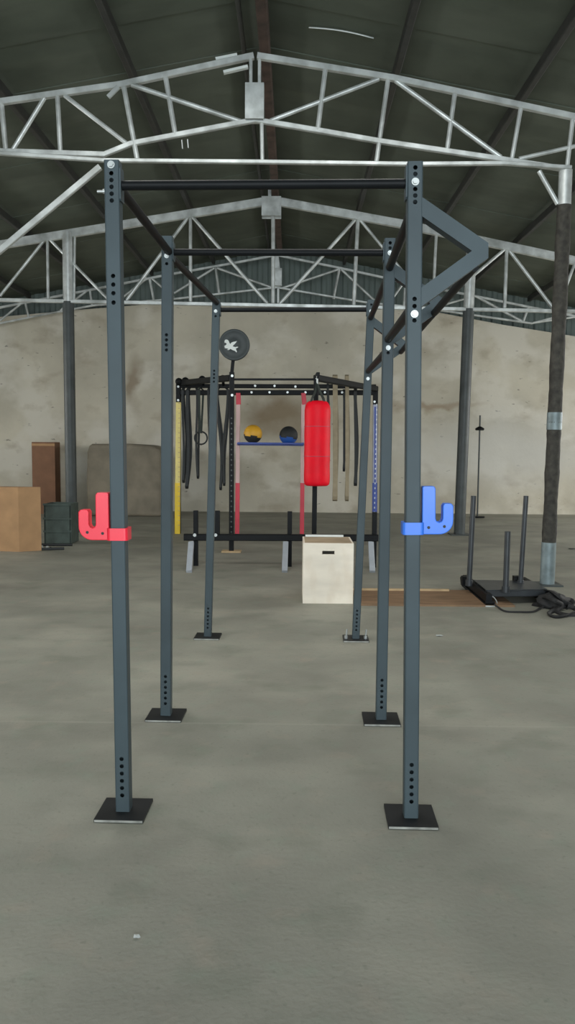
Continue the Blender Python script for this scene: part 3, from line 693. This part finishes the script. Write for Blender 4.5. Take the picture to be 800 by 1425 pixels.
# medicine balls on the blue shelf
def ball(px, py, rpx, mtop, mlow, label, inv=False):
    Y = YA - .19; c = U(px, py, Y); r = rpx / F * Y
    b = MB(); n = 32; m_ = 20; rings = []
    for j in range(m_ + 1):
        th = math.pi * j / m_; rings.append((max(.0005, r * math.sin(th)), -r * math.cos(th)))
    b.lathe((0, 0, 0), rings, n)
    for i, f in enumerate(b.f):
        q = sum((b.v[k] for k in f), Vector()) / len(f) / r
        edge = -.22 + .13 * math.sin(4.0 * math.atan2(q.y, q.x) + .9)
        top = q.z > edge
        if abs(math.atan2(q.z, q.y + 1e-6)) < .0: top = not top
        b.mi[i] = 0 if top != inv else 1
    b.xf(Matrix.Rotation(math.radians(8), 4, 'Y')); b.xf(Matrix.Translation(c))
    o = obj('medicine_ball', b, [M[mtop], M[mlow]]); tag(o, label, 'ball', 'medicine balls on the blue shelf')
    # root the object at its centre
    me = o.data; me.transform(Matrix.Translation(-c)); o.location = c
ball(352, 604, 12.8, 'ballyel', 'rubber', 'yellow and black medicine ball on the blue shelf')
ball(401.5, 606, 12.8, 'rubber', 'ballblue', 'blue and black medicine ball on the blue shelf')

# red punching bag
Yg = 11.12; r = 18.0 / F * Yg; pt = U(442, 558, Yg); pb = U(442, 676, Yg); Hh = pt.z - pb.z
bag = thing('punching_bag', 'red cylindrical punching bag hanging from the storage rig', 'punching bag', (pt.x, Yg, pb.z))
prof = [(.001, 0), (r * .8, 0), (r * .95, .02), (r, .06)] + [(r * (1 + .012 * math.sin(k * 1.7)), .06 + (Hh - .22) * k / 12) for k in range(1, 12)] + [(r, Hh - .13), (r * .95, Hh - .07), (r * .8, Hh - .02), (r * .62, Hh), (.001, Hh + .002)]
obj('bag_body', MB().lathe((pt.x, Yg, pb.z), prof, 32), M['bagred'], bag)
hk = U(441, 536, YF - .3); hk = Vector((pt.x - .01, Yg, U(441, 533, Yg).z))
b = MB()
for k in range(4):
    a = math.radians(45 + 90 * k); p0 = Vector((pt.x + r * .72 * math.cos(a), Yg + r * .72 * math.sin(a), pt.z - .03)); mid = Vector((pt.x + .05 * math.cos(a), Yg + .05 * math.sin(a), pt.z + .12))
    b.sweep([p0, p0 + (mid - p0) * .25 + Vector((0, 0, .03)), mid, hk], [(.018, .003), (-.018, .003), (-.018, -.003), (.018, -.003)], smooth=False)
o = obj('hanging_strap', b, M['strap'], bag); o['label'] = 'four dark straps meeting above the bag'
o = obj('swivel', MB().cyl(hk - Vector((0, 0, .01)), hk + Vector((0, 0, .1)), .013, 12), M['zinc'], bag); o['label'] = 'bright steel swivel'
b = MB()
for zz in (.35, .7): b.lathe((pt.x, Yg, pb.z + zz * Hh), [(r + .002, -.006), (r + .004, 0), (r + .002, .006)], 32)
obj('bag_seam', b, M['redp'], bag)
arm = MB().bar(Vector((C1.x, YF + .03, hk.z + .12)), Vector((pt.x, Yg - .05, hk.z + .12)), .05, .05); arm.cyl(Vector((pt.x, Yg, hk.z + .12)), Vector((pt.x, Yg, hk.z + .06)), .02, 10)
obj('bag_arm', arm, M['black'], far)

# bands, straps and rings hanging on the storage rig
def band(px, ytop, ybot, wpx, mt, label, name='resistance_band', cat='band', gap=.05, sway=0.0, dpx=0, Y=YA):
    top = U(px, ytop, Y); bot = U(px + dpx, ybot, Y); wv = wpx / F * Y / 2
    P = []
    N = 10
    for i in range(N + 1):
        t = i / N; p = bot.lerp(top, t); P.append(p + Vector((sway * .6 * math.sin(t * 5), -gap - .01, 0)))
    for a in (45, 90, 135): P.append(top + Vector((0, -gap * math.cos(math.radians(a)), gap * math.sin(math.radians(a)))))
    for i in range(N, -1, -1):
        t = i / N; p = bot.lerp(top, t); P.append(p + Vector((sway * .6 * math.sin(t * 5) + .03 * math.sin(t * 3.14), gap + .01, 0)))
    for a in (45, 90, 135): P.append(bot + Vector((0, gap * math.cos(math.radians(a)), -gap * math.sin(math.radians(a)))))
    o = obj(name, MB().sweep(P, [(wv, .004), (-wv, .004), (-wv, -.004), (wv, -.004)], wd=(1, 0, 0), closed=True, smooth=False), M[mt]); tag(o, label, cat, 'bands hanging from the storage rig'); return o
band(255.5, 543, 668, 3.2, 'rubber', 'black rubber band hanging beside the yellow upright', sway=.02)
band(263, 543, 676, 4, 'rubber', 'black rubber band hanging second from the yellow upright', sway=.035, dpx=-3)
band(273.5, 543, 662, 3, 'rubber', 'black rubber band hanging just left of the ring strap', sway=-.025, dpx=2)
band(291, 543, 672, 2.6, 'rubber', 'black rubber band hanging just right of the ring strap', sway=.02)
band(304, 543, 678, 3.2, 'rubber', 'black rubber band hanging right of the back left rig post', sway=.05, dpx=3)
band(315, 543, 672, 3.0, 'rubber', 'black rubber band hanging just left of the holed upright', sway=-.05, dpx=-3)
band(456, 538, 660, 3, 'rubber', 'narrow black rubber band hanging just right of the punching bag')
band(466, 529, 690, 6.6, 'khaki', 'khaki band looped over the beam, nearer the punching bag', gap=.09)
band(478.5, 546, 652, 3, 'rubber', 'narrow black rubber band hanging between the two khaki bands')
band(482.5, 529, 690, 5.0, 'khaki', 'khaki band looped over the beam, farther from the punching bag', gap=.09)
band(494.5, 545, 672, 4.4, 'rubber', 'black rubber band hanging left of the back right rig post', sway=.01)
rt = U(280, 543, YA - .02); rb = U(279.5, 599, YA - .02); rc = U(279.5, 609.5, YA - .07)
ring = thing('gymnastic_ring', 'dark gymnastic ring hanging on a strap from the storage rig', 'ring', (rc.x, rc.y, rc.z))
rr = 8.7 / F * YA; obj('hoop', MB().sweep([rc + Vector((rr * math.cos(a), 0, rr * math.sin(a))) for a in [2 * math.pi * k / 36 for k in range(36)]], circ(.014, 10), closed=True), M['rubber'], ring)
g_ = .06
obj('ring_strap', MB().sweep([rb + Vector((-.01, -g_, -.05)), rt + Vector((-.03, -g_, 0)), rt + Vector((-.03, 0, g_)), rt + Vector((.03, g_, 0)), rb + Vector((.01, -g_ + .02, -.05))], [(.018, .003), (-.018, .003), (-.018, -.003), (.018, -.003)], wd=(1, 0, 0), smooth=False), M['strap'], ring)

# ------------------------------------------------------------------ low black beam on slanted legs
Yl = 10.1
zb_ = U(380, 747.5, Yl).z
low = thing('low_bench_frame', 'low black steel beam on slanted pale grey legs before the storage rig', 'frame', (U(380, 747, Yl).x, Yl, 0))
obj('beam', MB().bar(U(256, 747.5, Yl), U(526, 748.5, Yl), .08, .085), M['black'], low)
for px_, tx in ((263, 266), (396, 397.5), (518, 516)):
    ft = G(px_, 797); a = U(tx, 755, Yl - .02); ft.z = .012
    o = obj('leg', MB().bar(ft, a, .07, .04, (0, 1, 0)), M['legsteel'], low); o['label'] = 'slanted pale grey leg'
    bk = Vector((a.x + .05, Yl + .06, 0)); obj('rear_leg', MB().bar(bk, bk + Vector((0, 0, zb_ + .33)), .06, .06, (0, 1, 0)), M['black'], low)
for px_ in (301,):
    q = U(px_, 747, Yl + .06); obj('stub_post', MB().bar(Vector((q.x, q.y, zb_)), Vector((q.x, q.y, zb_ + .33)), .09, .06, (0, 1, 0)), M['black'], low)
b = MB()
for px_ in (271, 300): p = U(px_, 744.5, Yl - .04); b.cyl(p, p - Vector((0, .014, 0)), .022, 10)
o = obj('bolt_set', b, M['zinc'], low); o['label'] = 'bright zinc bolt heads'

# ------------------------------------------------------------------ sled
fl, fr_, bl, br = G(681, 844), G(766, 842), G(646, 814), G(726, 817)
sd = thing('push_sled', 'black steel push sled with upright poles at the right', 'sled', tuple(((fl + fr_) / 2).xy.to_3d()))
for a, c in ((fl, bl), (fr_, br)):
    d = (a - c).normalized(); b = MB(); up = Vector((0, 0, 1))
    P = [c + up * .085 - d * .02, c + up * .03 + d * .02, c + up * .014 + d * .08, a + up * .014 - d * .1, a + up * .02, a + up * .05 + d * .03]
    b.sweep([p for p in P], [(.045, .012), (-.045, .012), (-.045, -.012), (.045, -.012)], wd=d.cross(up), smooth=False)
    b.bar(c + up * .075 + d * .03, a + up * .075 - d * .02, .06, .09)
    o = obj('runner', b, M['black'], sd)
    o = obj('runner_tip', MB().bar(a + up * .008 + d * .02 - Vector((.045, 0, 0)), a + up * .008 + d * .02 + Vector((.045, 0, 0)), .03, .012), M['galv'], sd); o['label'] = 'shiny worn tip of the runner'
def lerp3(a, c, t_): return a + (c - a) * t_
up = Vector((0, 0, 1))
for t_ in (.12, .45):
    a, c = lerp3(fl, bl, t_), lerp3(fr_, br, t_); obj('cross_tube', MB().bar(a + up * .10, c + up * .10, .06, .06), M['sled'], sd)
a, c = lerp3(fl, bl, .12), lerp3(fr_, br, .12); a2, c2 = lerp3(fl, bl, .62), lerp3(fr_, br, .62)
obj('deck', MB().add([p + up * z for z in (.13, .138) for p in (a, c, c2, a2)], [(0, 1, 2, 3), (4, 5, 6, 7), (0, 1, 5, 4), (1, 2, 6, 5), (2, 3, 7, 6), (3, 0, 4, 7)]), M['sled'], sd)
def pole(px_b, py_b, px_t, py_t, r_, zb0=.1):
    p = G(px_b, py_b, zb0); q = U(px_t, py_t, p.y); obj('upright_pole', MB().cyl(p, q, r_, 18).cyl(p, p + up * .06, r_ * 1.35, 18), M['sled'], sd)
pole(652.5, 815, 659, 690, .028); pole(703.5, 824, 706.5, 739.5, .029, .13); pole(724, 815, 732, 690, .026)
obj('push_socket', MB().box(G(720.5, 813, .1) + Vector((-.02, 0, .04)), (.06, .08, .1)), M['black'], sd)
obj('push_socket', MB().box(G(646, 812, .08) + Vector((.0, 0, .03)), (.06, .08, .1)), M['black'], sd)
# carabiners and pull strap
def wire(name, pts, r_, mt, label, cat, wd=None, prof=None, closed=False, parent=None):
    P = []; Q = [Vector(p) for p in pts]; n = len(Q)
    for i in range(n if closed else n - 1):
        p0, p1, p2, p3 = (Q[(i + k) % n] if closed else Q[max(0, min(n - 1, i + k))] for k in (-1, 0, 1, 2))
        for k in range(6):
            t_ = k / 6; P.append(.5 * ((2 * p1) + (p2 - p0) * t_ + (2 * p0 - 5 * p1 + 4 * p2 - p3) * t_ ** 2 + (3 * p1 - p0 - 3 * p2 + p3) * t_ ** 3))
    if not closed: P.append(Q[-1])
    o = obj(name, MB().sweep(P, prof or circ(r_, 8), closed=closed), M[mt], parent)
    if label: tag(o, label, cat)
    return o
def carab(px_, py_, ang, label):
    c = G(px_, py_, .035); c.z = .05; pts = [c + Vector((.035 * math.cos(a) * math.cos(ang) - .014 * math.sin(a) * math.sin(ang), -.01, .0)) + Vector((0, 0, .035 * math.cos(a) * math.sin(ang) + .014 * math.sin(a) * math.cos(ang))) for a in [2 * math.pi * k / 10 for k in range(10)]]
    wire('carabiner', [p * 1 + (p - c) * .6 for p in pts], .006, 'zinc', label, 'carabiner', closed=True)
carab(685.5, 837, -.9, 'silver carabiner at the front left corner of the sled'); carab(768, 840, -.45, 'silver carabiner on the black harness at the sled corner')
ST = [(.016, .003), (-.016, .003), (-.016, -.003), (.016, -.003)]
wire('pull_strap', [G(x, y, z) for x, y, z in ((688, 841, .04), (693, 845, .02), (703, 850.5, .012), (722, 851.5, .012), (742, 851, .012), (752, 846, .014), (762, 842, .03))], .009, 'rope', 'black pull strap looping on the floor before the sled', 'strap')
har = thing('harness', 'tangled black nylon harness heaped at the right end of the sled', 'harness', tuple(G(778, 842)))
def hp(x, y, z): return G(x, y, z)
wire('harness_strap', [hp(748, 828, .05), hp(755, 822, .1), hp(766, 822, .15), hp(776, 828, .14), hp(784, 834, .09), hp(794, 836, .05), hp(797, 842, .03), hp(790, 846, .02)], .0, 'rope', None, None, prof=[(.03, .005), (-.03, .005), (-.03, -.005), (.03, -.005)], parent=har)
wire('harness_strap', [hp(750, 832, .06), hp(760, 830, .12), hp(772, 836, .11), hp(782, 842, .05), hp(776, 848, .02), hp(766, 852, .012), hp(764, 856, .012), hp(774, 859, .012), hp(788, 857, .012), hp(799, 852, .012), hp(800, 847, .02), hp(790, 843, .04)], .0, 'rope', None, None, prof=[(.022, .005), (-.022, .005), (-.022, -.005), (.022, -.005)], parent=har)
wire('harness_strap', [hp(768, 846, .02), hp(780, 854, .012), hp(800, 856, .012), hp(812, 850, .012), hp(808, 842, .012)], .0, 'rope', None, None, prof=[(.02, .004), (-.02, .004), (-.02, -.004), (.02, -.004)], parent=har)
b = MB()
ctr = hp(769, 836, .06); n1, n2 = 22, 12; vs = []; fs = []
for j in range(n2 + 1):
    th = math.pi / 2 * j / n2
    for i in range(n1):
        a = 2 * math.pi * i / n1; k = 1 + .16 * math.sin(3 * a + j) + .08 * math.sin(7 * a + 2 * j)
        vs.append(Vector((ctr.x + .17 * k * math.cos(a) * math.cos(th) , ctr.y + .13 * k * math.sin(a) * math.cos(th), .003 + .13 * math.sin(th) * (1 + .1 * math.sin(5 * a)))))
fs = [(j * n1 + i, j * n1 + (i + 1) % n1, (j + 1) * n1 + (i + 1) % n1, (j + 1) * n1 + i) for j in range(n2) for i in range(n1)] + [tuple(range(n1 - 1, -1, -1))]
b.add(vs, fs, True); obj('padded_belt', b, M['rope'], har)

# ------------------------------------------------------------------ left background
Yc = 11.55
cor = G(27, 768); ch = .93
bx = thing('cardboard_box', 'large brown cardboard box cut off by the left edge of the picture', 'box', (cor.x, cor.y, 0))
p1 = G(52, 765); p2 = G(-40, 765)
d1 = (p1 - cor); e1 = Vector((d1.x, max(d1.y, .08), 0)).normalized() * .62; wv = Vector((-1, .18, 0)).normalized() * .7
e1 = Vector((.27, .16, 0)) ; e2 = Vector((-.72, .12, 0))
q = [cor, cor + e1, cor + e1 + e2, cor + e2]
obj('box_body', MB().add([p + up * z for z in (.001, ch) for p in q], [(0, 1, 2, 3), (0, 1, 5, 4), (1, 2, 6, 5), (2, 3, 7, 6), (3, 0, 4, 7)]), M['card'], bx)
obj('box_flap', MB().add([p + up * ch + up * (.0) for p in (q[0], q[1], (q[1] + q[2]) / 2, (q[0] + q[3]) / 2)] + [p + up * (ch + .004) for p in (q[0], q[1], (q[1] + q[2]) / 2, (q[0] + q[3]) / 2)], [(0, 1, 2, 3), (4, 5, 6, 7), (0, 1, 5, 4), (1, 2, 6, 5), (2, 3, 7, 6), (3, 0, 4, 7)]), M['card'], bx)
obj('box_flap', MB().add([p + up * ch + up * (.0) for p in ((q[1] + q[2]) / 2, q[2], q[3], (q[0] + q[3]) / 2)] + [p + up * (ch + .004) for p in ((q[1] + q[2]) / 2, q[2], q[3], (q[0] + q[3]) / 2)], [(0, 1, 2, 3), (4, 5, 6, 7), (0, 1, 5, 4), (1, 2, 6, 5), (2, 3, 7, 6), (3, 0, 4, 7)]), M['card'], bx)
# tall brown carton by the wall
Yt = 17.6; a, c = U(44, 615, Yt), U(76, 615, Yt)
ct = thing('tall_carton', 'tall narrow dark brown carton standing against the far wall at the left', 'box', ((a.x + c.x) / 2, Yt + .2, 0))
obj('carton_body', MB().box(((a.x + c.x) / 2, Yt + .2, a.z / 2), (c.x - a.x, .4, a.z)), M['card2'], ct)
o = obj('tape_strip', MB().box(((a.x + c.x) / 2, Yt - .002, a.z - .06), (c.x - a.x + .004, .004, .05)), M['card'], ct)
# dark crate beside the box
Yk = 12.25; a, c = U(50, 735, Yk), U(86, 735, Yk); top_ = .62
cr = thing('storage_crate', 'dark green crate on the floor right beside the large cardboard box', 'crate', ((a.x + c.x) / 2 + .12, Yk + .2, 0))
b = MB(); W_ = c.x - a.x; cxx = (a.x + c.x) / 2 + .14
b.box((cxx, Yk + .2, .03), (W_, .4, .05)); b.box((cxx, Yk, top_ / 2 + .01), (W_, .02, top_)); b.box((cxx, Yk + .4, top_ / 2 + .01), (W_, .02, top_)); b.box((cxx - W_ / 2, Yk + .2, top_ / 2 + .01), (.02, .42, top_)); b.box((cxx + W_ / 2, Yk + .2, top_ / 2 + .01), (.02, .42, top_))
for zz in (.2, .4, top_): b.box((cxx, Yk - .015, zz), (W_ + .04, .02, .03))
obj('crate_body', b, M['green'], cr)
# steel bars on the floor
for (x1, y1, x2, y2, lb) in ((54, 757, 103, 757, 'longer black steel bar lying on the floor beside the cardboard box'), (56, 763, 92, 762, 'shorter black steel bar lying on the floor in front of the longer one')):
    p, q_ = G(x1, y1, .02), G(x2, y2, .02); p.y -= .1; q_.y -= .1; o = obj('steel_bar', MB().cyl(p, q_, .02, 12).cyl(p + (q_ - p) * .45, p + (q_ - p) * .5, .028, 12), M['rubber']); tag(o, lb, 'bar')
for x1, y1, lb in ((60, 761, 'left one of two silver collars lying on the floor by the steel bars'), (68, 762, 'right one of two silver collars lying on the floor by the steel bars')):
    p = G(x1, y1, .01) + Vector((0, -.12, 0)); p.z = .025; o = obj('bar_collar', MB().cyl(p, p + Vector((.03, .0, 0)), .025, 14), M['galv']); tag(o, lb, 'collar')
# tarp covered pile by the far wall
Yp = 17.1; a, c = U(120, 617, Yp), U(224, 617, Yp); zt_ = a.z; W_ = c.x - a.x; b = MB(); vs = []; nx, nz = 30, 10
prof = [(-.5, 0), (-.51, .5), (-.495, .88), (-.47, .965), (-.43, .995), (0, 1.0), (.3, .985), (.42, .965), (.47, .93), (.495, .85), (.51, .5), (.5, 0)]
pts = [((a.x + c.x) / 2 + u * W_, v * zt_) for u, v in prof]
b.prism(pts, Yp, Yp + 1.1); o = obj('covered_pile', b, M['tarp']); bv = o.modifiers.new('b', 'BEVEL'); bv.width = .08; bv.segments = 4; bv.limit_method = 'ANGLE'; bv.angle_limit = math.radians(60)
tag(o, 'low grey-brown tarpaulin-covered pile against the far wall', 'pile')
# thin pole with a small plate, right background
Ys = 17.6; p = U(668, 578, Ys); pm = U(668, 597, Ys)
st = thing('pole_stand', 'thin pole with a small black disc standing by the far wall at the right', 'stand', (p.x, Ys, 0))
obj('rod', MB().cyl((p.x, Ys, .02), (p.x, Ys, p.z), .018, 10), M['column'], st)
o = obj('disc', MB().lathe((p.x, Ys, pm.z), [(.001, -.03), (.085, -.03), (.1, -.01), (.095, .015), (.03, .055), (.001, .055)], 20), M['black'], st); o['label'] = 'small black disc'
obj('foot', MB().cyl((p.x, Ys, 0.001), (p.x, Ys, .03), .16, 24), M['black'], st)
# scraps on the floor
def paper(px_, py_, s_, label, mt='galv'):
    p = G(px_, py_, .003); b = MB(); vs = []
    for k in range(7):
        a = 2 * math.pi * k / 7; rr_ = s_ * (1 + .3 * math.sin(5 * k)); vs.append(p + Vector((rr_ * math.cos(a), rr_ * .7 * math.sin(a), .002 + .006 * (k % 2))))
    n = 7; b.add(vs + [v + Vector((0, 0, .0015)) for v in vs], [tuple(range(n)), tuple(range(n, 2 * n))] + [(i, (i + 1) % n, n + (i + 1) % n, n + i) for i in range(n)])
    o = obj('floor_scrap', b, M[mt]); tag(o, label, 'scrap')
paper(612, 885, .028, 'small pale scrap on the floor right of the rig')
paper(191, 1305, .010, 'tiny pale scrap on the bare floor at the lower left')
paper(797, 764, .06, 'dark scrap on the floor behind the column at the right', 'rubber')
